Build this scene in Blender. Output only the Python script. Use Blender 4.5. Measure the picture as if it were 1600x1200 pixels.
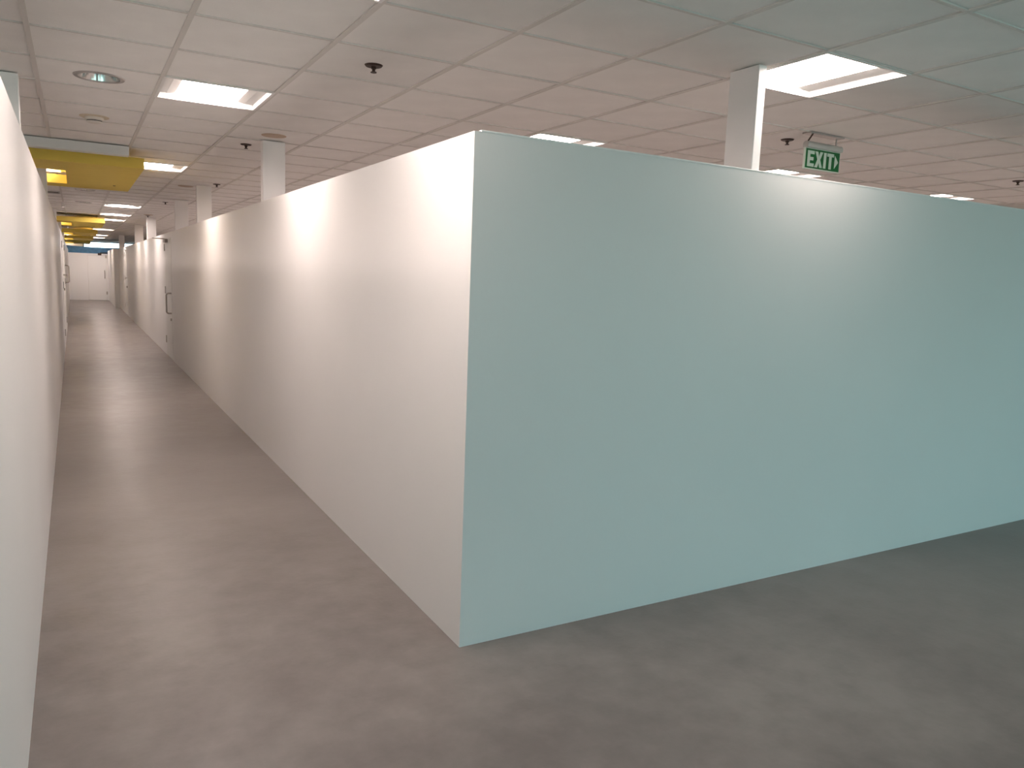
import bpy, bmesh, math, random
from mathutils import Vector, Matrix

random.seed(7)
SC = bpy.context.scene
COL = SC.collection
for o in list(bpy.data.objects):
    bpy.data.objects.remove(o)

# ------------------------------------------------------------------ camera
EYE = 1.5
F_PX, YAW, PITCH, ROLL = 1188.06, 0.520904, -0.136103, 0.0381366
cy, sy, cp, sp = math.cos(YAW), math.sin(YAW), math.cos(PITCH), math.sin(PITCH)
FW = Vector((sy * cp, cy * cp, sp))
R0 = Vector((cy, -sy, 0))
U0 = R0.cross(FW)
RT = R0 * math.cos(ROLL) + U0 * math.sin(ROLL)
UP = -R0 * math.sin(ROLL) + U0 * math.cos(ROLL)
cam = bpy.data.objects.new('camera', bpy.data.cameras.new('camera'))
COL.objects.link(cam)
cam.matrix_world = Matrix(((RT.x, UP.x, -FW.x, 0), (RT.y, UP.y, -FW.y, 0), (RT.z, UP.z, -FW.z, EYE), (0, 0, 0, 1)))
cam.data.sensor_width = 36.0
cam.data.lens = F_PX / 1600 * 36.0
cam.data.clip_start = 0.05
cam.data.clip_end = 300
SC.camera = cam

# ------------------------------------------------------------------ world, exposure
EXPOSURE = 0.0
LAMP = 45.0                       # radiance of the lit diffusers
LAMP_COL = (1.0, 0.835, 0.76)
SKY = 8.4
SC.view_settings.view_transform = 'Standard'
SC.view_settings.look = 'None'
SC.view_settings.gamma = 1.0
SC.view_settings.use_curve_mapping = False
SC.view_settings.exposure = EXPOSURE
SC.cycles.use_denoising = True
SC.cycles.max_bounces = 10
SC.cycles.diffuse_bounces = 6
SC.cycles.sample_clamp_indirect = 6.0
SC.cycles.caustics_reflective = False
SC.cycles.caustics_refractive = False

world = bpy.data.worlds.new('sky')
SC.world = world
world.use_nodes = True
nt = world.node_tree
bg = nt.nodes['Background']
tc = nt.nodes.new('ShaderNodeTexCoord')
sep = nt.nodes.new('ShaderNodeSeparateXYZ')
ramp = nt.nodes.new('ShaderNodeValToRGB')
ramp.color_ramp.elements[0].position = 0.48
ramp.color_ramp.elements[0].color = (0.50, 0.50, 0.48, 1)
ramp.color_ramp.elements[1].position = 0.52
ramp.color_ramp.elements[1].color = (0.80, 0.93, 1.0, 1)
mp = nt.nodes.new('ShaderNodeMath'); mp.operation = 'MULTIPLY_ADD'
mp.inputs[1].default_value = 0.5; mp.inputs[2].default_value = 0.5
nt.links.new(tc.outputs['Generated'], sep.inputs[0])
nt.links.new(sep.outputs['Z'], mp.inputs[0])
nt.links.new(mp.outputs[0], ramp.inputs[0])
nt.links.new(ramp.outputs[0], bg.inputs['Color'])
bg.inputs['Strength'].default_value = SKY


def portal(name, loc, size_x, size_z, facing):
    """a light portal filling a window opening (it emits nothing itself)"""
    l = bpy.data.lights.new(name, 'AREA')
    l.shape = 'RECTANGLE'; l.size = size_x; l.size_y = size_z
    l.cycles.is_portal = True
    o = bpy.data.objects.new(name, l)
    COL.objects.link(o)
    o.location = loc
    o.rotation_euler = facing
    return o


# window wall behind the camera and clerestory beyond the corridor end
BACK_Y = -4.2
WIN = (3.0, 8.95, 0.12, 2.42)      # x0, x1, z0, z1
WIN_L = (-3.8, 0.9, 0.12, 2.42)
FAR_Y = 40.2
FWIN = (0.3, 3.6, 2.2, 2.53)
portal('window_portal', ((WIN[0] + WIN[1]) / 2, BACK_Y + 0.02, (WIN[2] + WIN[3]) / 2), WIN[1] - WIN[0], WIN[3] - WIN[2],
       (math.radians(90), 0, 0))
portal('window_portal', ((WIN_L[0] + WIN_L[1]) / 2, BACK_Y + 0.02, (WIN_L[2] + WIN_L[3]) / 2), WIN_L[1] - WIN_L[0], WIN_L[3] - WIN_L[2],
       (math.radians(90), 0, 0))
portal('window_portal', ((FWIN[0] + FWIN[1]) / 2, FAR_Y - 0.02, (FWIN[2] + FWIN[3]) / 2), FWIN[1] - FWIN[0], FWIN[3] - FWIN[2],
       (math.radians(-90), 0, 0))

# ------------------------------------------------------------------ materials
def mat(name, color, rough=0.6, metal=0.0, spec=0.5, noise=None, bump=None, emit=None):
    """procedural material. noise=(scale, amount, detail): mottling of the base colour;
    bump=(scale, strength)"""
    m = bpy.data.materials.new(name)
    m.use_nodes = True
    t = m.node_tree
    b = t.nodes['Principled BSDF']
    b.inputs['Base Color'].default_value = (*color, 1)
    b.inputs['Roughness'].default_value = rough
    b.inputs['Metallic'].default_value = metal
    b.inputs['Specular IOR Level'].default_value = spec
    co = t.nodes.new('ShaderNodeTexCoord')
    if noise:
        n = t.nodes.new('ShaderNodeTexNoise')
        n.inputs['Scale'].default_value = noise[0]
        n.inputs['Detail'].default_value = noise[2] if len(noise) > 2 else 3
        r = t.nodes.new('ShaderNodeValToRGB')
        k = noise[1]
        r.color_ramp.elements[0].position = 0.3
        r.color_ramp.elements[0].color = (*[c * (1 - k) for c in color], 1)
        r.color_ramp.elements[1].position = 0.7
        r.color_ramp.elements[1].color = (*[min(1, c * (1 + k)) for c in color], 1)
        t.links.new(co.outputs['Object'], n.inputs['Vector'])
        t.links.new(n.outputs['Fac'], r.inputs[0])
        t.links.new(r.outputs[0], b.inputs['Base Color'])
    if bump:
        n2 = t.nodes.new('ShaderNodeTexNoise')
        n2.inputs['Scale'].default_value = bump[0]
        n2.inputs['Detail'].default_value = 4
        bp = t.nodes.new('ShaderNodeBump')
        bp.inputs['Strength'].default_value = bump[1]
        bp.inputs['Distance'].default_value = 0.01
        t.links.new(co.outputs['Object'], n2.inputs['Vector'])
        t.links.new(n2.outputs['Fac'], bp.inputs['Height'])
        t.links.new(bp.outputs[0], b.inputs['Normal'])
    if emit:
        b.inputs['Emission Color'].default_value = (*emit[0], 1)
        b.inputs['Emission Strength'].default_value = emit[1]
    return m


M = {}
M['paint'] = mat('white_wall_paint', (0.79, 0.785, 0.78), 0.42, 0, 0.35, (1.3, 0.012), (60, 0.03))
M['post'] = mat('white_post_paint', (0.90, 0.89, 0.89), 0.5, 0, 0.3, (3, 0.015))
M['cap'] = mat('white_cap_strip', (0.86, 0.86, 0.85), 0.4)
M['tile'] = mat('mineral_fibre_tile', (0.93, 0.91, 0.89), 0.95, 0, 0.1, (5, 0.025, 6), (160, 0.12))
M['grid'] = mat('enamelled_ceiling_grid', (0.72, 0.69, 0.66), 0.5, 0, 0.4, (2, 0.04))
M['deck'] = mat('plenum_deck', (0.25, 0.25, 0.25), 0.9, 0, 0.1, (3, 0.1))
M['yellow'] = mat('yellow_raft_paint', (0.74, 0.56, 0.11), 0.6, 0, 0.3, (4, 0.02))
M['beam'] = mat('pale_beam_paint', (0.78, 0.80, 0.80), 0.5, 0, 0.3, (3, 0.02))
M['blue'] = mat('sky_blue_fabric', (0.16, 0.36, 0.60), 0.8, 0, 0.2, (9, 0.12))
M['enamel'] = mat('white_lamp_enamel', (0.87, 0.86, 0.85), 0.35, 0, 0.5)
M['lamp'] = mat('lit_lamp_diffuser', (0.9, 0.9, 0.9), 0.5, 0, 0.3, None, None, (LAMP_COL, LAMP))
M['chrome'] = mat('polished_reflector', (0.86, 0.85, 0.83), 0.12, 1.0)
M['trim'] = mat('dull_metal_trim', (0.45, 0.43, 0.42), 0.4, 0.7)
M['dark'] = mat('dark_recess', (0.03, 0.028, 0.026), 0.7)
M['bronze'] = mat('dark_bronze', (0.045, 0.026, 0.02), 0.45, 0.6)
M['beige'] = mat('aged_beige_plastic', (0.66, 0.57, 0.45), 0.55, 0, 0.4, (30, 0.04))
M['plate'] = mat('tan_cover_plate', (0.56, 0.43, 0.33), 0.6, 0, 0.3, (30, 0.05))
M['cream'] = mat('cream_plastic', (0.80, 0.76, 0.70), 0.5)
M['door'] = mat('grey_white_door_paint', (0.72, 0.72, 0.70), 0.45, 0, 0.4, (3, 0.015))
M['steel'] = mat('brushed_steel', (0.42, 0.39, 0.36), 0.35, 0.9)
M['closer'] = mat('grey_brown_closer', (0.35, 0.31, 0.28), 0.5, 0.3)
M['housing'] = mat('grey_sign_housing', (0.55, 0.55, 0.53), 0.4, 0.2)
M['green'] = mat('exit_sign_green', (0.005, 0.13, 0.03), 0.4, 0, 0.4)
M['legend'] = mat('exit_sign_legend', (0.62, 0.74, 0.66), 0.5)
M['acrylic'] = mat('pale_sign_edge', (0.66, 0.72, 0.66), 0.4)
M['frame'] = mat('grey_window_frame', (0.30, 0.32, 0.33), 0.45, 0.4)
M['shell'] = mat('tan_outer_wall_paint', (0.72, 0.68, 0.65), 0.8, 0, 0.2, (1, 0.03))


def glass(name, tint):
    m = bpy.data.materials.new(name)
    m.use_nodes = True
    t = m.node_tree
    t.nodes.remove(t.nodes['Principled BSDF'])
    tr = t.nodes.new('ShaderNodeBsdfTransparent'); tr.inputs[0].default_value = (*tint, 1)
    gl = t.nodes.new('ShaderNodeBsdfGlossy'); gl.inputs['Roughness'].default_value = 0.02
    mx = t.nodes.new('ShaderNodeMixShader'); mx.inputs[0].default_value = 0.06
    t.links.new(tr.outputs[0], mx.inputs[1]); t.links.new(gl.outputs[0], mx.inputs[2])
    t.links.new(mx.outputs[0], t.nodes['Material Output'].inputs['Surface'])
    return m


M['tinted'] = glass('teal_tinted_glass', (0.57, 0.71, 0.70))
M['clear'] = glass('clear_glass', (0.85, 0.92, 0.95))


def floor_material():
    m = bpy.data.materials.new('painted_concrete_floor')
    m.use_nodes = True
    t = m.node_tree; N = t.nodes; L = t.links
    b = N['Principled BSDF']
    co = N.new('ShaderNodeTexCoord')
    big = N.new('ShaderNodeTexNoise'); big.inputs['Scale'].default_value = 0.9; big.inputs['Detail'].default_value = 6
    mid = N.new('ShaderNodeTexNoise'); mid.inputs['Scale'].default_value = 5.5; mid.inputs['Detail'].default_value = 8
    mid.inputs['Roughness'].default_value = 0.6
    fine = N.new('ShaderNodeTexNoise'); fine.inputs['Scale'].default_value = 45; fine.inputs['Detail'].default_value = 5
    for n in (big, mid, fine):
        L.new(co.outputs['Object'], n.inputs['Vector'])
    add = N.new('ShaderNodeMath'); add.operation = 'ADD'
    L.new(big.outputs['Fac'], add.inputs[0]); L.new(mid.outputs['Fac'], add.inputs[1])
    r = N.new('ShaderNodeValToRGB')
    r.color_ramp.elements[0].position = 0.72; r.color_ramp.elements[0].color = (0.158, 0.141, 0.134, 1)
    r.color_ramp.elements[1].position = 1.28; r.color_ramp.elements[1].color = (0.228, 0.207, 0.199, 1)
    hf = N.new('ShaderNodeMath'); hf.operation = 'MULTIPLY'; hf.inputs[1].default_value = 1.0
    L.new(add.outputs[0], hf.inputs[0])
    sc = N.new('ShaderNodeMath'); sc.operation = 'MULTIPLY'; sc.inputs[1].default_value = 0.5
    L.new(add.outputs[0], sc.inputs[0])
    r.color_ramp.elements[0].position = 0.38; r.color_ramp.elements[1].position = 0.62
    L.new(sc.outputs[0], r.inputs[0])
    L.new(r.outputs[0], b.inputs['Base Color'])
    rr = N.new('ShaderNodeMapRange'); rr.inputs['From Min'].default_value = 0.3; rr.inputs['From Max'].default_value = 0.7
    rr.inputs['To Min'].default_value = 0.285; rr.inputs['To Max'].default_value = 0.42
    L.new(mid.outputs['Fac'], rr.inputs['Value'])
    L.new(rr.outputs[0], b.inputs['Roughness'])
    b.inputs['Specular IOR Level'].default_value = 0.20
    wav = N.new('ShaderNodeTexNoise'); wav.inputs['Scale'].default_value = 9; wav.inputs['Detail'].default_value = 3
    L.new(co.outputs['Object'], wav.inputs['Vector'])
    b1 = N.new('ShaderNodeBump'); b1.inputs['Strength'].default_value = 0.12; b1.inputs['Distance'].default_value = 0.01
    L.new(wav.outputs['Fac'], b1.inputs['Height'])
    b2 = N.new('ShaderNodeBump'); b2.inputs['Strength'].default_value = 0.12; b2.inputs['Distance'].default_value = 0.004
    L.new(fine.outputs['Fac'], b2.inputs['Height']); L.new(b1.outputs[0], b2.inputs['Normal'])
    L.new(b2.outputs[0], b.inputs['Normal'])
    return m


M['floor'] = floor_material()

# ------------------------------------------------------------------ mesh helpers
def box(bm, a, b):
    x0, y0, z0 = a; x1, y1, z1 = b
    v = [bm.verts.new(p) for p in ((x0, y0, z0), (x1, y0, z0), (x1, y1, z0), (x0, y1, z0),
                                   (x0, y0, z1), (x1, y0, z1), (x1, y1, z1), (x0, y1, z1))]
    for f in ((3, 2, 1, 0), (4, 5, 6, 7), (0, 1, 5, 4), (1, 2, 6, 5), (2, 3, 7, 6), (3, 0, 4, 7)):
        bm.faces.new([v[i] for i in f])
    return v


def bevel(bm, w, seg=2):
    bmesh.ops.bevel(bm, geom=list(bm.edges), offset=w, segments=seg, affect='EDGES', profile=0.5)


def lathe(bm, prof, seg=32, cx=0.0, cy_=0.0):
    """profile [(r, z)...] turned about the vertical axis"""
    rings = []
    for r, z in prof:
        if r < 1e-6:
            rings.append([bm.verts.new((cx, cy_, z))])
        else:
            rings.append([bm.verts.new((cx + r * math.cos(2 * math.pi * k / seg), cy_ + r * math.sin(2 * math.pi * k / seg), z))
                          for k in range(seg)])
    for a, b in zip(rings, rings[1:]):
        for k in range(seg):
            k2 = (k + 1) % seg
            if len(a) == 1 and len(b) == 1:
                continue
            if len(a) == 1:
                bm.faces.new((a[0], b[k], b[k2]))
            elif len(b) == 1:
                bm.faces.new((a[k], b[0], a[k2]))
            else:
                bm.faces.new((a[k], b[k], b[k2], a[k2]))


def tube(bm, pts, r, seg=10):
    """tube through points"""
    pts = [Vector(p) for p in pts]
    rings = []
    n = len(pts)
    prev = None
    for i, p in enumerate(pts):
        d = (pts[min(i + 1, n - 1)] - pts[max(i - 1, 0)]).normalized()
        if prev is None:
            s = Vector((0, 0, 1)) if abs(d.z) < 0.9 else Vector((1, 0, 0))
            u = d.cross(s).normalized()
        else:
            u = (prev - d * prev.dot(d)).normalized()
        prev = u
        w = d.cross(u)
        rings.append([bm.verts.new(p + (u * math.cos(2 * math.pi * k / seg) + w * math.sin(2 * math.pi * k / seg)) * r) for k in range(seg)])
    for a, b in zip(rings, rings[1:]):
        for k in range(seg):
            bm.faces.new((a[k], a[(k + 1) % seg], b[(k + 1) % seg], b[k]))
    bm.faces.new(rings[0][::-1]); bm.faces.new(rings[-1])


def prism_y(bm, poly, y0, y1):
    """poly of (x, z), extruded along y"""
    a = [bm.verts.new((x, y0, z)) for x, z in poly]
    b = [bm.verts.new((x, y1, z)) for x, z in poly]
    n = len(poly)
    bm.faces.new(a); bm.faces.new(b[::-1])
    for k in range(n):
        bm.faces.new((a[k], b[k], b[(k + 1) % n], a[(k + 1) % n]))


def obj(name, bm, material, parent=None, loc=None, smooth=False):
    bmesh.ops.recalc_face_normals(bm, faces=list(bm.faces))
    me = bpy.data.meshes.new(name)
    bm.to_mesh(me); bm.free()
    me.materials.append(material)
    if smooth:
        for p in me.polygons:
            p.use_smooth = True
        try:
            me.set_sharp_from_angle(angle=math.radians(40))
        except Exception:
            pass
    o = bpy.data.objects.new(name, me)
    COL.objects.link(o)
    if parent is not None:
        o.parent = parent
    if loc is not None:
        o.location = loc
    return o


def boxes(name, bl, material, parent=None, bev=0.0):
    bm = bmesh.new()
    for a, b in bl:
        box(bm, a, b)
    if bev:
        bevel(bm, bev)
    return obj(name, bm, material, parent)


def tag(o, label=None, cat=None, group=None, kind=None):
    if label: o['label'] = label
    if cat: o['category'] = cat
    if group: o['group'] = group
    if kind: o['kind'] = kind
    return o


def thing(name, label, cat, loc=(0, 0, 0), group=None):
    o = bpy.data.objects.new(name, None)
    o.empty_display_size = 0.1
    COL.objects.link(o)
    o.location = loc
    return tag(o, label, cat, group, 'thing')


def copy_tree(o, parent=None):
    c = o.copy(); COL.objects.link(c)
    if parent is not None:
        c.parent = parent
    for ch in [x for x in bpy.data.objects if x.parent == o]:
        copy_tree(ch, c)
    return c


def struct(o, label):
    return tag(o, label, None, None, 'structure')


# ------------------------------------------------------------------ dimensions
XW, YC = 1.311, 2.637             # corridor face, front (daylit) face of the partition
XL = -0.170                       # face of the left partition
WT = 2.046                        # partition height
CZ = 2.5395                       # ceiling face
XO0, XO1 = -4.0, 9.05             # outer walls
AX, AY, GX, GY = 0.606, 0.600, -0.155, 4.1595    # ceiling grid pitch and origin
END_Y = 36.3
JUT_Y, JUT_X = 30.2, 1.16
D1 = (13.22, 14.2)                # door in the right partition
D2 = (25.4, 26.4)                 # far door in the right partition
D3 = (15.55, 16.4)                # left doors
D4 = (19.1, 20.05)
SKEW = 0.0026                     # the left partition drifts away from the corridor axis
TH = 0.022                        # partition sheet thickness


def skewed(o):
    p = Matrix.Translation((XL, 0, 0))
    o.matrix_world = p @ Matrix.Rotation(math.atan(SKEW), 4, 'Z') @ p.inverted()
    return o


def xl(y): return XL - SKEW * y
def gx(i): return GX + AX * i
def gy(j): return GY + AY * j


# ------------------------------------------------------------------ shell
bm = bmesh.new(); box(bm, (XO0, BACK_Y - 0.3, -0.12), (XO1, FAR_Y + 0.3, 0.0))
struct(obj('floor', bm, M['floor']), 'grey painted concrete floor, pinkish in the corridor and greenish by the daylit wall')

# partition: daylit face
struct(boxes('wall_front', [((XW, YC, 0.0), (XO1, YC + TH, WT))], M['paint']),
       'low white partition face washed teal by daylight')
struct(boxes('trim_1', [((XW + 0.03, YC - 0.001, WT), (XO1, YC + TH + 0.001, WT + 0.007))], M['cap'], None, 0.0008),
       'thin white capping strip along the top of the daylit partition')
# partition: corridor face, with two door openings and a step near its far end
DH = 1.955
seg = [((XW, YC + TH, 0), (XW + TH, D1[0], WT)), ((XW, D1[0], DH), (XW + TH, D1[1], WT)),
       ((XW, D1[1], 0), (XW + TH, D2[0], WT)), ((XW, D2[0], DH), (XW + TH, D2[1], WT)),
       ((XW, D2[1], 0), (XW + TH, JUT_Y, WT)), ((JUT_X, JUT_Y, 0), (XW + TH, JUT_Y + TH, WT)),
       ((JUT_X, JUT_Y + TH, 0), (JUT_X + TH, END_Y, WT))]
struct(boxes('wall_right', seg, M['paint']), 'long white partition on the right of the corridor')
seg = [((XL - TH, -2.0, 0), (XL, D3[0], WT)), ((XL - TH, D3[0], DH), (XL, D3[1], WT)), ((XL - TH, D3[1], 0), (XL, D4[0], WT)),
       ((XL - TH, D4[0], DH), (XL, D4[1], WT)), ((XL - TH, D4[1], 0), (XL, END_Y, WT))]
struct(skewed(boxes('wall_left', seg, M['paint'])), 'long white partition on the left of the corridor')
DE = (0.42, 1.10)                 # door in the end wall
ET, DEH = 1.925, 1.86            # the end wall is a little lower
seg = [((xl(END_Y) - TH, END_Y, 0), (DE[0], END_Y + 0.03, ET)), ((DE[0], END_Y, DEH), (DE[1], END_Y + 0.03, ET)),
       ((DE[1], END_Y, 0), (JUT_X + TH, END_Y + 0.03, ET))]
struct(boxes('wall_end', seg, M['paint']), 'white partition closing the far end of the corridor')
# outer shell of the building
struct(boxes('wall_outer_left', [((XO0 - 0.15, BACK_Y, 0), (XO0, FAR_Y, 2.75))], M['shell']), 'outer wall beyond the left partition')
struct(boxes('wall_outer_right', [((XO1, BACK_Y, 0), (XO1 + 0.15, FAR_Y, 2.75))], M['shell']), 'tan outer wall at the far right')


def window_wall(name, y, ws, t):
    seg = []
    x = XO0
    for w in ws:
        seg += [((x, y - t, 0), (w[0], y, 2.75)), ((w[0], y - t, 0), (w[1], y, w[2])), ((w[0], y - t, w[3]), (w[1], y, 2.75))]
        x = w[1]
    seg.append(((x, y - t, 0), (XO1, y, 2.75)))
    return boxes(name, seg, M['shell'])


struct(window_wall('wall_back', BACK_Y, (WIN_L, WIN), 0.15), 'window wall behind the viewer')
struct(window_wall('wall_far', FAR_Y + 0.15, (FWIN,), 0.15), 'outer wall beyond the end of the corridor')


def window(name, y, w, n, gm, label):
    f = 0.05
    bm = bmesh.new()
    box(bm, (w[0], y - 0.06, w[2]), (w[1], y, w[2] + f)); box(bm, (w[0], y - 0.06, w[3] - f), (w[1], y, w[3]))
    for k in range(n + 1):
        xx = w[0] + (w[1] - w[0] - f) * k / n
        box(bm, (xx, y - 0.06, w[2] + f), (xx + f, y, w[3] - f))
    o = struct(obj(name, bm, M['frame']), label)
    for k in range(n):
        a = w[0] + (w[1] - w[0] - f) * k / n + f
        b = w[0] + (w[1] - w[0] - f) * (k + 1) / n
        boxes('pane', [((a, y - 0.034, w[2] + f), (b, y - 0.028, w[3] - f))], gm, o)
    return o


window('window_1', BACK_Y - 0.04, WIN, 5, M['tinted'], 'teal tinted storefront window')
window('window_3', BACK_Y - 0.04, WIN_L, 2, M['tinted'], 'teal tinted storefront window beyond the left partition')
window('window_2', FAR_Y + 0.12, FWIN, 2, M['clear'], 'bright high window beyond the end of the corridor')

# ------------------------------------------------------------------ ceiling: deck, grid, tiles
NX0, NX1 = -6, 16
NY0, NY1 = -14, 67
ceil = struct(boxes('ceiling', [((XO0, BACK_Y, 2.72), (XO1, FAR_Y, 2.80))], M['deck']), 'suspended ceiling of square mineral fibre tiles')

# ceiling fixtures that take the place of a tile: (x0, y0) lower corners
LIGHTS = []
def light_at(x, y, label=None, group=None):
    LIGHTS.append((x, y, label, group))

light_at(gx(1), gy(-3), 'square recessed troffer light cut by the top edge of the picture, nearest over the corridor')
light_at(gx(1), gy(1), 'bright square troffer light over the corridor beside the round downlight')
light_at(gx(1), 8.70, 'lit troffer light half hidden behind the right end of the first yellow raft')
light_at(gx(1), 15.15, 'lit troffer light over the corridor, first beyond the first yellow raft')
light_at(gx(1), 17.95, 'lit troffer light just in front of the second yellow raft')
light_at(gx(1), 20.15, 'lit troffer light above the right end of the second yellow raft')
light_at(gx(1), 26.1, 'lit troffer light half hidden by the right end of the third yellow raft')
light_at(gx(1), 31.4, 'small distant troffer light half hidden by the fourth yellow raft')
light_at(gx(1), 34.6, 'farthest small troffer light, between the fourth and fifth yellow rafts')
light_at(gx(5), gy(-3), 'large bright troffer light behind the white column over the daylit wall')
light_at(gx(5), gy(1), 'troffer light peeking over the daylit wall, between the wall corner and the column')
light_at(gx(9), gy(1), 'troffer light peeking over the daylit wall beneath the exit sign')
light_at(gx(13), gy(1), 'rightmost troffer light peeking over the daylit wall, right of the exit sign')
HID = 'troffer lights hidden behind the partitions'
ROOM = [(i, j) for i in (5, 9, 13) for j in range(5, 38, 4)] + [(-3, j) for j in range(-3, 38, 4)]
for i, j in ROOM:
    light_at(gx(i), gy(j), 'troffer light over the rooms behind the partitions', HID)
RAFTS = (7.85, 18.75, 25.2, 31.0, 37.2)
RAFT_ORD = ('first', 'second', 'third', 'fourth', 'fifth')
for ry, od in zip(RAFTS, RAFT_ORD):
    light_at(-0.70, ry + 2.02, 'troffer light seen through the cutout of the %s yellow raft' % od)
TRO = 0.592


def overlaps_light(x0, y0, x1, y1):
    for lx, ly, *_ in LIGHTS:
        if lx < x1 - 0.012 and lx + 0.606 > x0 + 0.012 and ly < y1 - 0.012 and ly + 0.6 > y0 + 0.012:
            return (lx, ly)
    return None


DOWN = [(0.15, 5.055), (0.15, 12.70), (0.15, 15.25)]
DOWN_R = 0.115


def project(p):
    d = Vector(p) - Vector((0, 0, EYE))
    z = d.dot(FW)
    if z < 0.1:
        return None
    return 800 + F_PX * d.dot(RT) / z, 600 - F_PX * d.dot(UP) / z


def seen(x, y):
    """is a ceiling point over the partitions from the camera"""
    h = CZ - EYE
    wh = WT - EYE
    if x > XW:
        ty = YC / y if y > YC else 2
        tx = XW / x
        t = max(tx, ty) if ty < 1 else 2     # the ray is inside the partition block beyond t
        if t < 1 and h * t < wh - 0.0:
            return False
    if x < XL and h * (-0.19 / x) < wh:
        return False
    return True


tiles = []
for i in range(NX0, NX1):
    for j in range(NY0, NY1):
        x0, x1, y0, y1 = gx(i), gx(i + 1), gy(j), gy(j + 1)
        x0c, x1c, y0c, y1c = max(x0, XO0), min(x1, XO1), max(y0, BACK_Y), min(y1, FAR_Y)
        if x1c - x0c < 0.05 or y1c - y0c < 0.05:
            continue
        q = [project((a, b, CZ)) for a, b in ((x0, y0), (x1, y0), (x1, y1), (x0, y1))]
        area = 0
        if all(q) and seen((x0 + x1) / 2, (y0 + y1) / 2):
            cxp = sum(p[0] for p in q) / 4; cyp = sum(p[1] for p in q) / 4
            if -120 < cxp < 1720 and -90 < cyp < 500:
                area = abs(sum(q[k][0] * q[(k + 1) % 4][1] - q[(k + 1) % 4][0] * q[k][1] for k in range(4))) / 2
        tiles.append((area, i, j, x0c, x1c, y0c, y1c))
tiles.sort(key=lambda t: -t[0])
TZ0, TZ1 = CZ + 0.002, CZ + 0.017


def tile_pieces(x0, x1, y0, y1):
    """the tile rectangle minus any light that is let into it (lights off the grid cut it)"""
    rects = [(x0, x1, y0, y1)]
    for lx, ly, *_ in LIGHTS:
        a0, a1, b0, b1 = lx + 0.004, lx + 0.602, ly + 0.002, ly + 0.598
        out = []
        for r in rects:
            if a0 >= r[1] or a1 <= r[0] or b0 >= r[3] or b1 <= r[2]:
                out.append(r); continue
            if a0 > r[0]: out.append((r[0], a0, r[2], r[3]))
            if a1 < r[1]: out.append((a1, r[1], r[2], r[3]))
            m0, m1 = max(a0, r[0]), min(a1, r[1])
            if b0 > r[2]: out.append((m0, m1, r[2], b0))
            if b1 < r[3]: out.append((m0, m1, b1, r[3]))
        rects = out
    return [r for r in rects if r[1] - r[0] > 0.02 and r[3] - r[2] > 0.02]


def ring_tile(bm, x0, x1, y0, y1, cx, cyy, r):
    """square tile with a round hole, made of four corner fans"""
    n = 32
    for z in (TZ0, TZ1):
        c = [bm.verts.new((cx + r * math.cos(2 * math.pi * (k + 0.5) / n), cyy + r * math.sin(2 * math.pi * (k + 0.5) / n), z)) for k in range(n)]
        s = [bm.verts.new(p) for p in ((x1, y1, z), (x0, y1, z), (x0, y0, z), (x1, y0, z))]
        if z == TZ0: c0, s0 = c, s
        for qd in range(4):
            lo = qd * n // 4
            for k in range(lo, lo + n // 4 - 1):
                bm.faces.new((s[qd], c[(k + 1) % n], c[k % n]))
            k = lo + n // 4 - 1
            bm.faces.new((s[qd], s[(qd + 1) % 4], c[(k + 1) % n], c[k]))
    for k in range(n):
        bm.faces.new((c0[k], c0[(k + 1) % n], c[(k + 1) % n], c[k]))
    for k in range(4):
        bm.faces.new((s0[k], s0[(k + 1) % 4], s[(k + 1) % 4], s[k]))


unit = bmesh.new()
box(unit, (0.004, 0.004, 0), (AX - 0.004, AY - 0.004, 0.015))
unit_tile = None
rest = bmesh.new()
n_single = 0
for area, i, j, x0, x1, y0, y1 in tiles:
    hole = [d for d in DOWN if x0 < d[0] < x1 and y0 < d[1] < y1]
    pcs = tile_pieces(x0, x1, y0, y1)
    single = n_single < 285 and area > 0
    whole = pcs == [(x0, x1, y0, y1)]
    if hole:
        bm = bmesh.new()
        ring_tile(bm, x0 + 0.004, x1 - 0.004, y0 + 0.004, y1 - 0.004, hole[0][0], hole[0][1], DOWN_R)
        obj('ceiling_tile', bm, M['tile'], ceil); n_single += 1
    elif single and whole and abs(x1 - x0 - AX) < 1e-6 and abs(y1 - y0 - AY) < 1e-6:
        if unit_tile is None:
            unit_tile = o = obj('ceiling_tile', unit, M['tile'], ceil)
        else:
            o = unit_tile.copy(); COL.objects.link(o); o.parent = ceil
        # tiles sit a hair unevenly in their grid
        o.location = (x0, y0, TZ0 + random.uniform(0, 0.0012)); n_single += 1
    else:
        for k, r in enumerate(pcs):
            ga, gb, gc, gd = [0.004 if abs(u - v) < 1e-6 else 0.0 for u, v in ((r[0], x0), (r[1], x1), (r[2], y0), (r[3], y1))]
            a, b = (r[0] + ga, r[2] + gc, TZ0), (r[1] - gb, r[3] - gd, TZ1)
            if single:
                boxes('ceiling_tile', [(a, b)], M['tile'], ceil); n_single += 1
            else:
                box(rest, a, b)
o = obj('ceiling_tile_field', rest, M['tile'], ceil)
o['kind'] = 'stuff'
FL = 0.011                        # half width of the visible grid flange


def cut_spans(lo, hi, cuts):
    sp_ = [(lo, hi)]
    for a, b in cuts:
        out = []
        for s, e in sp_:
            if b <= s or a >= e: out.append((s, e)); continue
            if a > s: out.append((s, a))
            if b < e: out.append((b, e))
        sp_ = out
    return sp_


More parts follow.
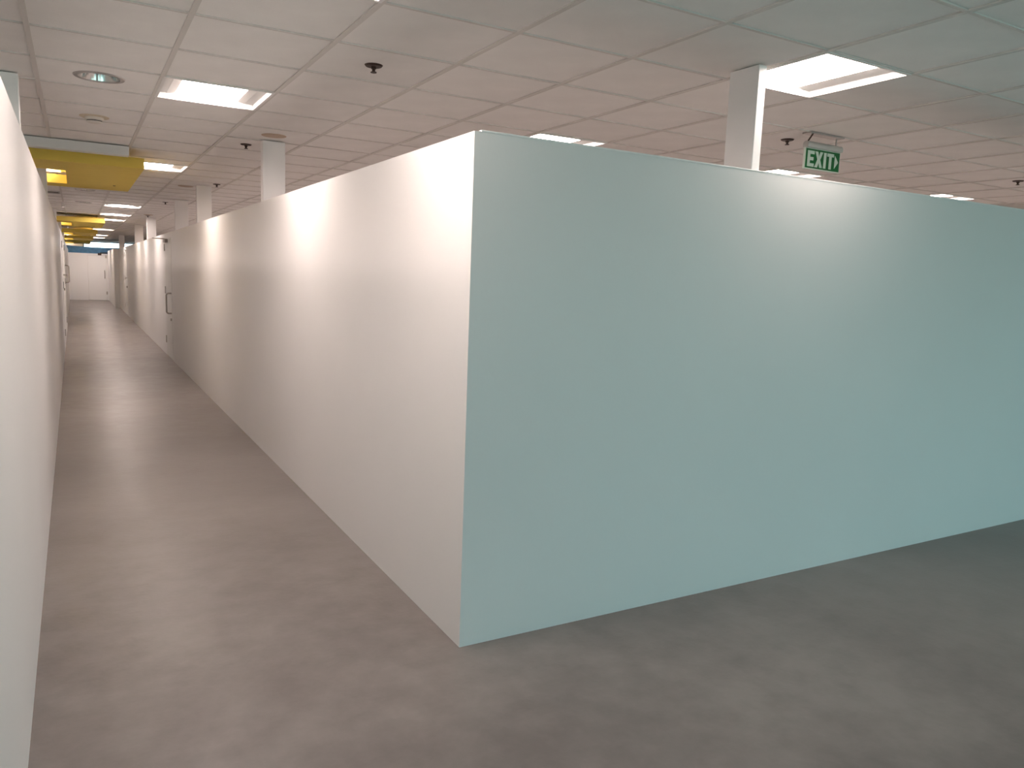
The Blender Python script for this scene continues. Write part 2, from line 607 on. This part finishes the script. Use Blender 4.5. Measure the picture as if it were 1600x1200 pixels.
POSTS_XY = []                     # filled below, grid is not cut for them
for i in range(NX0, NX1 + 1):
    x = gx(i)
    if not XO0 < x < XO1: continue
    cuts = [(ly - 0.001, ly + 0.601) for lx, ly, *_ in LIGHTS if lx + 0.016 < x < lx + 0.59]
    boxes('main_runner', [((x - FL - 0.001, s, CZ - 0.005), (x + FL + 0.001, e, TZ0)) for s, e in cut_spans(BACK_Y, FAR_Y, cuts)], M['grid'], ceil)
for j in range(NY0, NY1 + 1):
    y = gy(j)
    if not BACK_Y < y < FAR_Y: continue
    cuts = [(lx - 0.001, lx + 0.607) for lx, ly, *_ in LIGHTS if ly + 0.016 < y < ly + 0.584]
    boxes('cross_tee', [((s, y - FL + 0.002, CZ - 0.004), (e, y + FL - 0.002, TZ0)) for s, e in cut_spans(XO0, XO1, cuts)], M['grid'], ceil)

# ------------------------------------------------------------------ troffer lights
def make_troffer():
    t = thing('troffer_light', 'troffer', 'ceiling light')
    W, D = 0.598, 0.592
    bm = bmesh.new()               # flange frame
    f = 0.016
    box(bm, (0, 0, -0.008), (W, f, 0.004)); box(bm, (0, D - f, -0.008), (W, D, 0.004))
    box(bm, (0, f, -0.008), (f, D - f, 0.004)); box(bm, (W - f, f, -0.008), (W, D - f, 0.004))
    obj('frame', bm, M['enamel'], t)
    bm = bmesh.new()               # folded sheet housing
    box(bm, (0.004, 0.004, 0.004), (f, D - 0.004, 0.10)); box(bm, (W - f, 0.004, 0.004), (W - 0.004, D - 0.004, 0.10))
    box(bm, (f, 0.004, 0.004), (W - f, f, 0.10)); box(bm, (f, D - f, 0.004), (W - f, D - 0.004, 0.10))
    box(bm, (0.004, 0.004, 0.10), (W - 0.004, D - 0.004, 0.106))
    obj('housing', bm, M['enamel'], t)
    for s in (0, 1):               # folded side panels, level with the diffuser
        pts = [(0.016, 0.024), (0.062, 0.028), (0.068, 0.024), (0.118, 0.031)]
        pts = pts + [(x, z + 0.004) for x, z in reversed(pts)]
        if s: pts = [(W - x, z) for x, z in pts]
        bm = bmesh.new(); prism_y(bm, pts, f, D - f)
        obj('side_panel', bm, M['enamel'], t)
    bm = bmesh.new()               # lit diffuser
    n = 6
    low = [(0.118 + (W - 0.236) * k / n, 0.030 - 0.010 * math.sin(math.pi * k / n)) for k in range(n + 1)]
    prism_y(bm, low + [(W - 0.118, 0.040), (0.118, 0.040)], f + 0.002, D - f - 0.002)
    o = obj('lit_diffuser', bm, M['lamp'], t, None, True)
    o['label'] = 'glowing diffuser'
    return t


proto = make_troffer()
for k, (x, y, lab, grp) in enumerate(LIGHTS):
    o = proto if k == 0 else copy_tree(proto)
    o.location = (x + 0.004, y + 0.004, CZ)
    o['label'] = lab
    o['group'] = grp or 'square troffer lights in the ceiling grid'

# ------------------------------------------------------------------ columns above the partitions
def post(x0, x1, y0, y1, label, group):
    bm = bmesh.new()
    box(bm, (x0, y0, 0), (x1, y1, CZ - 0.006))
    bevel(bm, 0.003, 1)
    o = obj('support_column', bm, M['post'])
    tag(o, label, 'column', group, 'thing')
    return o


GP = 'white columns behind the right partition'
PX0 = XW + TH + 0.002
post(2.785, 2.838, YC + TH + 0.006, YC + TH + 0.19, 'flat white column rising behind the daylit wall to the large ceiling light', None)
post(PX0, PX0 + 0.178, 6.49, 6.57, 'widest white column over the corridor wall, under the tan ceiling disc', GP)
post(PX0 + 0.02, PX0 + 0.198, 10.55, 10.63, 'second white column along the corridor wall, beyond the widest one', GP)
post(PX0 + 0.03, PX0 + 0.22, 13.09, 13.19, 'dim white column beside the near edge of the door with the pull handle', GP)
post(PX0 + 0.02, PX0 + 0.2, 18.40, 18.48, 'bright white column just beyond the door with the pull handle', GP)
post(PX0, PX0 + 0.2, 22.0, 22.1, 'distant column in the right partition between its two doors', GP)
post(JUT_X + TH + 0.15, JUT_X + TH + 0.33, JUT_Y + 0.1, JUT_Y + 0.18, 'farthest column, above the step of the right partition', GP)
GL = 'white columns behind the left partition'
def pl(y): return xl(y) - TH - 0.012
post(-0.43, -0.245, 5.23, 5.31, 'bluish white column at the left edge of the picture', GL)
post(pl(9.3) - 0.18, pl(9.3), 9.28, 9.36, 'white column reaching up through the cutout of the first yellow raft', GL)
post(pl(17.6) - 0.23, pl(17.6) - 0.05, 17.6, 17.68, 'narrow white column on the left just before the second yellow raft', GL)
post(pl(20.2) - 0.18, pl(20.2), 20.2, 20.28, 'white column reaching up through the cutout of the second yellow raft', GL)
post(pl(26.7) - 0.18, pl(26.7), 26.65, 26.73, 'white column reaching up through the cutout of the third yellow raft', GL)

# ------------------------------------------------------------------ yellow ceiling rafts
def make_raft():
    t = thing('ceiling_raft', 'raft', 'ceiling panel')
    X0, X1, L_ = -0.95, 0.57, 2.55
    hx0, hx1, hy0, hy1 = -0.62, -0.055, 0.75, 2.13
    z0, z1 = 2.370, 2.462
    xs = [X0, hx0, hx1, X1]; ys = [0, hy0, hy1, L_]
    bm = bmesh.new()
    vb = [[bm.verts.new((x, y, z0)) for y in ys] for x in xs]
    vt = [[bm.verts.new((x, y, z1)) for y in ys] for x in xs]
    for a in range(3):
        for b in range(3):
            if a == 1 and b == 1: continue
            bm.faces.new((vb[a][b], vb[a][b + 1], vb[a + 1][b + 1], vb[a + 1][b]))
            bm.faces.new((vt[a][b], vt[a + 1][b], vt[a + 1][b + 1], vt[a][b + 1]))
    for a in range(3):
        for b, side in ((0, 0), (3, 1)):
            bm.faces.new((vb[a][b], vb[a + 1][b], vt[a + 1][b], vt[a][b]))
            bm.faces.new((vb[b][a], vb[b][a + 1], vt[b][a + 1], vt[b][a]))
    for (a, b), (c, d) in (((1, 1), (2, 1)), ((2, 1), (2, 2)), ((2, 2), (1, 2)), ((1, 2), (1, 1))):
        bm.faces.new((vb[a][b], vb[c][d], vt[c][d], vt[a][b]))
    obj('raft_board', bm, M['yellow'], t)
    for x, y in ((X0 + 0.1, 0.12), (X1 - 0.12, 0.12), (X0 + 0.1, L_ - 0.12), (X1 - 0.12, L_ - 0.12)):
        bm = bmesh.new(); tube(bm, [(x, y, z1), (x, y, CZ - 0.004)], 0.004, 8)
        obj('hanger_rod', bm, M['trim'], t)
    bm = bmesh.new()
    lathe(bm, [(0, z0 - 0.006), (0.012, z0 - 0.005), (0.014, z0)], 12, 0.40, 1.9)
    obj('fixing_bolt', bm, M['bronze'], t)
    return t


raft = make_raft()
for k, (ry, od) in enumerate(zip(RAFTS, RAFT_ORD)):
    o = raft if k == 0 else copy_tree(raft)
    o.location = (0, ry, 0)
    o['label'] = ('%s yellow raft with a square cutout hung under the corridor ceiling' % od) + \
        (', behind the pale beam' if k == 0 else ', counted from the viewer')
    o['group'] = 'yellow ceiling rafts along the corridor'

bm = bmesh.new()
box(bm, (-0.95, 7.68, CZ - 0.088), (0.44, 7.79, CZ - 0.006)); bevel(bm, 0.004, 1)
tag(obj('ceiling_beam', bm, M['beam']), 'pale grey box beam under the ceiling in front of the first yellow raft', 'beam', None, 'thing')

# blue band and what is beyond the end wall
bm = bmesh.new()
n = 24
for k in range(n):
    xa = -0.5 + 2.3 * k / n; xb = -0.5 + 2.3 * (k + 1) / n
    ya = END_Y + 0.35 + 0.02 * math.sin(k * 1.3); yb = END_Y + 0.35 + 0.02 * math.sin((k + 1) * 1.3)
    za = 2.235 - 0.035 * math.sin(math.pi * k / n) - 0.03 * k / n; zb = 2.235 - 0.035 * math.sin(math.pi * (k + 1) / n) - 0.03 * (k + 1) / n
    v = [bm.verts.new(p) for p in ((xa, ya, 1.86), (xb, yb, 1.86), (xb, yb, zb), (xa, ya, za),
                                   (xa, ya + 0.03, 1.86), (xb, yb + 0.03, 1.86), (xb, yb + 0.03, zb), (xa, ya + 0.03, za))]
    for f in ((0, 1, 2, 3), (5, 4, 7, 6), (3, 2, 6, 7), (4, 5, 1, 0)):
        bm.faces.new([v[q] for q in f])
bmesh.ops.remove_doubles(bm, verts=list(bm.verts), dist=1e-5)
bs = thing('blue_banner', 'sky blue band stretched behind the top of the corridor end wall', 'banner', (0, 0, 0))
obj('cloth', bm, M['blue'], bs, None, True)
for x in (-0.5, 1.8):
    bm = bmesh.new(); tube(bm, [(x, END_Y + 0.365, 0), (x, END_Y + 0.365, 2.25)], 0.02, 10)
    obj('pole', bm, M['trim'], bs)

# ------------------------------------------------------------------ doors
def arc_handle(axis, off, a, z0, z1, r=0.011):
    """D pull handle. face at coordinate 0 along its normal; returns points (n, along, z)"""
    pts = [(0.0, a, z0)]
    for k in range(7):
        t = math.pi / 2 * k / 6
        pts.append((off - 0.035 + 0.035 * math.sin(t), a, z0 + 0.035 - 0.035 * math.cos(t)))
    for k in range(7):
        t = math.pi / 2 * k / 6
        pts.append((off - 0.035 + 0.035 * math.cos(t), a, z1 - 0.035 + 0.035 * math.sin(t)))
    pts.append((0.0, a, z1))
    return pts


def door(name, face, nrm, y0, y1, hinge_far, label, pull=None, lever=None, closer=False):
    """door in a partition that runs along y. face = x of the partition face, nrm = -1 faces -x"""
    g = 0.006
    zt = DH - 0.008
    def bx_(a, b):
        xs = sorted((face + nrm * a[0], face + nrm * b[0]))
        return ((xs[0], a[1], a[2]), (xs[1], b[1], b[2]))
    bm = bmesh.new(); box(bm, *bx_((-0.020, y0 + g, 0.010), (0.004, y1 - g, zt))); bevel(bm, 0.0015, 1)
    o = struct(obj(name, bm, M['door']), label)
    hy = y1 if hinge_far else y0
    for z in (0.22, 1.05, 1.76):
        bm = bmesh.new(); box(bm, *bx_((0.004, hy - 0.03, z), (0.016, hy + 0.03, z + 0.12))); bevel(bm, 0.002, 1)
        obj('hinge', bm, M['steel'], o)
    if pull:
        yy, z0, z1 = pull
        bm = bmesh.new(); tube(bm, [(face + nrm * (n_ + 0.003), b_, z_) for n_, b_, z_ in arc_handle(0, 0.075, yy, z0, z1)], 0.013, 10)
        obj('pull_handle', bm, M['steel'], o, None, True)
    if lever:
        yy, z = lever
        bm = bmesh.new()
        tube(bm, [(face + nrm * 0.003, yy, z), (face + nrm * 0.055, yy, z), (face + nrm * 0.06, yy + 0.02, z), (face + nrm * 0.06, yy + 0.13, z)], 0.010, 10)
        obj('lever_handle', bm, M['steel'], o, None, True)
        bm = bmesh.new(); tube(bm, [(face + nrm * 0.003, yy, z - 0.26), (face + nrm * 0.025, yy, z - 0.26)], 0.022, 14)
        obj('lock_cylinder', bm, M['steel'], o, None, True)
    if closer:
        yc = (y0 + y1) / 2
        bm = bmesh.new(); box(bm, *bx_((0.004, yc - 0.02, zt - 0.055), (0.05, yc + 0.26, zt - 0.002))); bevel(bm, 0.004, 1)
        c = obj('closer', bm, M['closer'], o)
        bm = bmesh.new(); tube(bm, [(face + nrm * 0.03, yc + 0.1, zt), (face + nrm * 0.20, yc + 0.30, zt + 0.012), (face + nrm * 0.012, yc + 0.55, zt + 0.02)], 0.008, 8)
        obj('closer_arm', bm, M['closer'], c)
    return o


door('door_1', XW, -1, D1[0], D1[1], True, 'grey white door with a steel pull handle in the right partition', pull=(D1[0] + 0.10, 0.76, 1.08), closer=True)
bm = bmesh.new(); tube(bm, [(XW - 0.003, D1[0] + 0.10, 0.66), (XW - 0.024, D1[0] + 0.10, 0.66)], 0.02, 14)
obj('lock_cylinder', bm, M['steel'], bpy.data.objects['door_1'], None, True)
door('door_2', XW, -1, D2[0], D2[1], True, 'far door in the right partition', lever=(D2[0] + 0.09, 1.12))
skewed(door('door_3', XL, 1, D3[0], D3[1], False, 'nearer door in the left partition with a lever handle', lever=(D3[1] - 0.16, 1.28)))
skewed(door('door_4', XL, 1, D4[0], D4[1], False, 'farther door in the left partition with a standing pull handle', pull=(D4[1] - 0.08, 1.06, 1.44)))

# door in the end wall (runs along x)
bm = bmesh.new(); box(bm, (DE[0] + 0.006, END_Y - 0.004, 0.01), (DE[1] - 0.006, END_Y + 0.024, DEH - 0.008)); bevel(bm, 0.0015, 1)
d5 = struct(obj('door_5', bm, M['paint']), 'white door in the wall at the end of the corridor')
bm = bmesh.new(); tube(bm, [(b_, END_Y - 0.003 - n_, z_) for n_, b_, z_ in arc_handle(0, 0.07, DE[1] - 0.07, 0.92, 1.24)], 0.016, 10)
obj('pull_handle', bm, M['steel'], d5, None, True)
for z in (0.25, 1.75):
    boxes('hinge', [((DE[1] - 0.03, END_Y - 0.016, z), (DE[1] + 0.02, END_Y - 0.004, z + 0.12))], M['steel'], d5)
bm = bmesh.new(); box(bm, (0.80, END_Y - 0.06, 1.862), (0.93, END_Y - 0.004, 1.95)); bevel(bm, 0.004, 1)
c = obj('closer', bm, M['bronze'], d5)
bm = bmesh.new(); tube(bm, [(0.88, END_Y - 0.03, 1.955), (1.20, END_Y - 0.03, 1.965)], 0.020, 8)
obj('closer_arm', bm, M['bronze'], c)

# ------------------------------------------------------------------ sprinklers
def make_sprinkler():
    t = thing('sprinkler_head', 'sprinkler', 'sprinkler')
    bm = bmesh.new()
    lathe(bm, [(0, -0.002), (0.018, -0.010), (0.040, -0.007), (0.046, 0.0)], 24)
    obj('escutcheon', bm, M['bronze'], t, None, True)
    bm = bmesh.new()
    lathe(bm, [(0.013, -0.004), (0.013, -0.018), (0.008, -0.020), (0.008, -0.030), (0.016, -0.034), (0.015, -0.037), (0, -0.038)], 14)
    obj('nozzle', bm, M['bronze'], t, None, True)
    return t


sprk = make_sprinkler()
SPR = [(1.335, 3.845, 'dark bronze sprinkler on a plain tile over the corner of the partition'),
       (4.345, 3.845, 'dark bronze sprinkler left of the exit sign'),
       (1.275, 6.86, 'dark bronze sprinkler left of the widest white column'),
       (7.31, 3.84, 'dark bronze sprinkler at the right edge of the picture'),
       (1.56, 10.30, 'small sprinkler at the left of the second corridor column'),
       (1.30, 13.83, 'small distant sprinkler above the door with the pull handle'),
       (1.34, 17.9, 'tiny sprinkler above the column beyond the door')]
for k, (x, y, lab) in enumerate(SPR):
    o = sprk if k == 0 else copy_tree(sprk)
    o.location = (x, y, TZ0 - 0.0)
    o['label'] = lab; o['group'] = 'sprinklers in the ceiling'

# tan discs on the ceiling by the columns
PL_ = [(1.375, 6.27, 'tan round cover disc on the ceiling in front of the widest column'),
       (1.27, 10.9, 'tan round cover disc on the ceiling by the second corridor column'),
       (1.33, 17.6, 'tan round cover disc on the ceiling before the column beyond the door')]
for k, (x, y, lab) in enumerate(PL_):
    if k == 0:
        bm = bmesh.new(); lathe(bm, [(0, -0.006), (0.075, -0.006), (0.092, -0.003), (0.095, 0.0)], 28)
        o = first = obj('cover_disc', bm, M['plate'], None, None, True)
    else:
        o = first.copy(); COL.objects.link(o)
    o.location = (x, y, TZ0)
    tag(o, lab, 'disc', 'tan discs on the ceiling', 'thing')

# ------------------------------------------------------------------ downlights
def make_downlight():
    t = thing('downlight', 'downlight', 'downlight')
    bm = bmesh.new()
    lathe(bm, [(0.104, 0.0), (0.106, -0.006), (0.128, -0.005), (0.132, 0.0)], 36)
    obj('trim_ring', bm, M['trim'], t, None, True)
    bm = bmesh.new()
    prof = [(0.106, -0.004), (0.100, 0.03), (0.088, 0.07), (0.066, 0.105), (0.045, 0.12)]
    lathe(bm, prof + [(r + 0.004, z + 0.002) for r, z in reversed(prof)], 36)
    obj('reflector', bm, M['chrome'], t, None, True)
    bm = bmesh.new()
    lathe(bm, [(0, 0.118), (0.05, 0.118), (0.05, 0.126), (0, 0.126)], 20)
    obj('lamp_socket', bm, M['dark'], t)
    bm = bmesh.new()
    for s in (-0.022, 0.022):
        tube(bm, [(s, 0, 0.118), (s, 0, 0.055)], 0.012, 10)
    obj('unlit_tube', bm, M['cream'], t)
    return t


dl = make_downlight()
for k, ((x, y), lab) in enumerate(zip(DOWN, ('round chrome downlight, unlit, in the ceiling left of the bright square light',
                                             'dark round downlight just beyond the first yellow raft',
                                             'second round downlight beyond the first yellow raft, paler and farther'))):
    o = dl if k == 0 else copy_tree(dl)
    o.location = (x, y, TZ0)
    o['label'] = lab; o['group'] = 'round downlights over the corridor'

# ------------------------------------------------------------------ smoke detector
t = thing('smoke_detector', 'beige smoke detector on the ceiling between the round downlight and the first raft', 'smoke detector', (0.15, 6.40, TZ0))
bm = bmesh.new(); lathe(bm, [(0, -0.006), (0.085, -0.008), (0.095, -0.004), (0.096, 0)], 32)
obj('base', bm, M['beige'], t, None, True)
bm = bmesh.new(); lathe(bm, [(0.060, -0.006), (0.062, -0.024), (0.055, -0.028), (0, -0.028)], 28)
obj('body', bm, M['cream'], t, None, True)
bm = bmesh.new(); lathe(bm, [(0.050, -0.028), (0.050, -0.034), (0, -0.034)], 28)
obj('sensor_slot', bm, M['dark'], t)
bm = bmesh.new(); lathe(bm, [(0.052, -0.034), (0.048, -0.043), (0.03, -0.047), (0, -0.048)], 28)
obj('cap', bm, M['cream'], t, None, True)

# ------------------------------------------------------------------ vent and small spotlights
t = thing('ceiling_vent', 'dark slotted ceiling vent beside the left columns beyond the first yellow raft', 'vent', (-0.30, 13.55, TZ0))
boxes('frame', [((-0.11, -0.18, -0.008), (0.13, -0.16, 0)), ((-0.11, 0.16, -0.008), (0.13, 0.18, 0)), ((-0.11, -0.16, -0.008), (-0.09, 0.16, 0)), ((0.11, -0.16, -0.008), (0.13, 0.16, 0))], M['trim'], t)
boxes('duct_opening', [((-0.09, -0.16, -0.003), (0.11, 0.16, -0.001))], M['dark'], t)
for k in range(5):
    bm = bmesh.new(); prism_y(bm, [(-0.09, -0.006), (0.11, -0.006), (0.11, -0.004), (-0.09, -0.004)], -0.13 + 0.062 * k, -0.115 + 0.062 * k)
    obj('slat', bm, M['closer'], t)


def spotlight(x, y, z, label):
    t = thing('spotlight', label, 'spotlight', (x, y, z), 'small spotlights beside the left partition')
    bm = bmesh.new(); tube(bm, [(0, 0, 0.045), (0, 0, CZ - 0.005 - z)], 0.004, 8)
    obj('stem', bm, M['cream'], t)
    bm = bmesh.new(); lathe(bm, [(0, 0.05), (0.014, 0.048), (0.022, 0.0), (0.024, -0.03), (0.020, -0.03), (0.019, -0.012)], 18)
    obj('lamp_head', bm, M['enamel'], t, None, True)
    bm = bmesh.new(); lathe(bm, [(0, -0.024), (0.0185, -0.018), (0.019, -0.010), (0, -0.008)], 18)
    obj('lit_lens', bm, M['lamp'], t, None, True)


spotlight(-0.145, 14.2, 2.40, 'small lit spotlight hanging beside the left columns before the second yellow raft')
spotlight(-0.150, 23.2, 2.43, 'tiny lit spotlight hanging beyond the second yellow raft')

# ------------------------------------------------------------------ exit sign
SX, SY = 4.385, 3.575
t = thing('exit_sign', 'green exit sign with white letters and an arrow hanging over the daylit wall', 'exit sign', (SX, SY, CZ))
boxes('ceiling_plate', [((-0.17, -0.035, -0.012), (0.17, 0.035, 0.0))], M['trim'], t, 0.003)
for x, y0_, m_ in ((-0.14, -0.03, 'bronze'), (0.13, 0.0, 'trim')):
    bm = bmesh.new(); tube(bm, [(x, y0_, -0.01), (x, 0.012 if y0_ else 0.0, -0.06)], 0.005, 8)
    obj('hanger_rod', bm, M[m_], t)
bm = bmesh.new()
prof = []
for k in range(13):
    a = math.pi * k / 12
    prof.append((0.023 * math.cos(a), -0.079 + 0.023 * math.sin(a)))
prof += [(-0.021, -0.098), (0.021, -0.098)]
va = [bm.verts.new((-0.168, y, z)) for y, z in prof]; vb = [bm.verts.new((0.178, y, z)) for y, z in prof]
bm.faces.new(va); bm.faces.new(vb[::-1])
for k in range(len(prof)):
    k2 = (k + 1) % len(prof)
    bm.faces.new((va[k], vb[k], vb[k2], va[k2]))
obj('housing', bm, M['housing'], t, None, True)
PZ0, PZ1, PX = -0.236, -0.098, 0.176
pan = boxes('sign_panel', [((-PX, -0.007, PZ0), (PX, 0.007, PZ1))], M['acrylic'], t, 0.0015)
boxes('green_face', [((-PX + 0.008, -0.0085, PZ0 + 0.008), (PX - 0.008, -0.0072, PZ1 - 0.006))], M['green'], pan)
LH0, LH1 = PZ0 + 0.018, PZ1 - 0.018


def flat(polys, name):
    bm = bmesh.new()
    for poly in polys:
        a = [bm.verts.new((x * 1.17, -0.0105, z)) for x, z in poly]; b = [bm.verts.new((x * 1.17, -0.0086, z)) for x, z in poly]
        bm.faces.new(a); bm.faces.new(b[::-1])
        for k in range(len(poly)):
            k2 = (k + 1) % len(poly)
            bm.faces.new((a[k], b[k], b[k2], a[k2]))
    obj(name, bm, M['legend'], pan)


def R_(x0, x1, z0, z1): return [(x0, z0), (x1, z0), (x1, z1), (x0, z1)]
H_ = LH1 - LH0; S_ = 0.021
x = -0.130
flat([R_(x, x + S_, LH0, LH1), R_(x + S_, x + 0.056, LH0, LH0 + S_), R_(x + S_, x + 0.050, LH0 + H_ / 2 - S_ / 2, LH0 + H_ / 2 + S_ / 2), R_(x + S_, x + 0.056, LH1 - S_, LH1)], 'letter_e')
x = -0.068; w = 0.066; d = 0.024; mx = x + w / 2; mz = LH0 + H_ / 2
flat([[(x, LH0), (x + d, LH0), (mx, mz - 0.018), (x + w - d, LH0), (x + w, LH0), (mx + 0.012, mz), (x + w, LH1), (x + w - d, LH1), (mx, mz + 0.018), (x + d, LH1), (x, LH1), (mx - 0.012, mz)]], 'letter_x')
flat([R_(0.006, 0.006 + S_, LH0, LH1)], 'letter_i')
x = 0.034
flat([R_(x, x + 0.058, LH1 - S_, LH1), R_(x + 0.0185, x + 0.0395, LH0, LH1 - S_)], 'letter_t')
flat([[(0.101, LH0 + 0.008), (0.132, mz), (0.101, LH1 - 0.008)]], 'arrow')
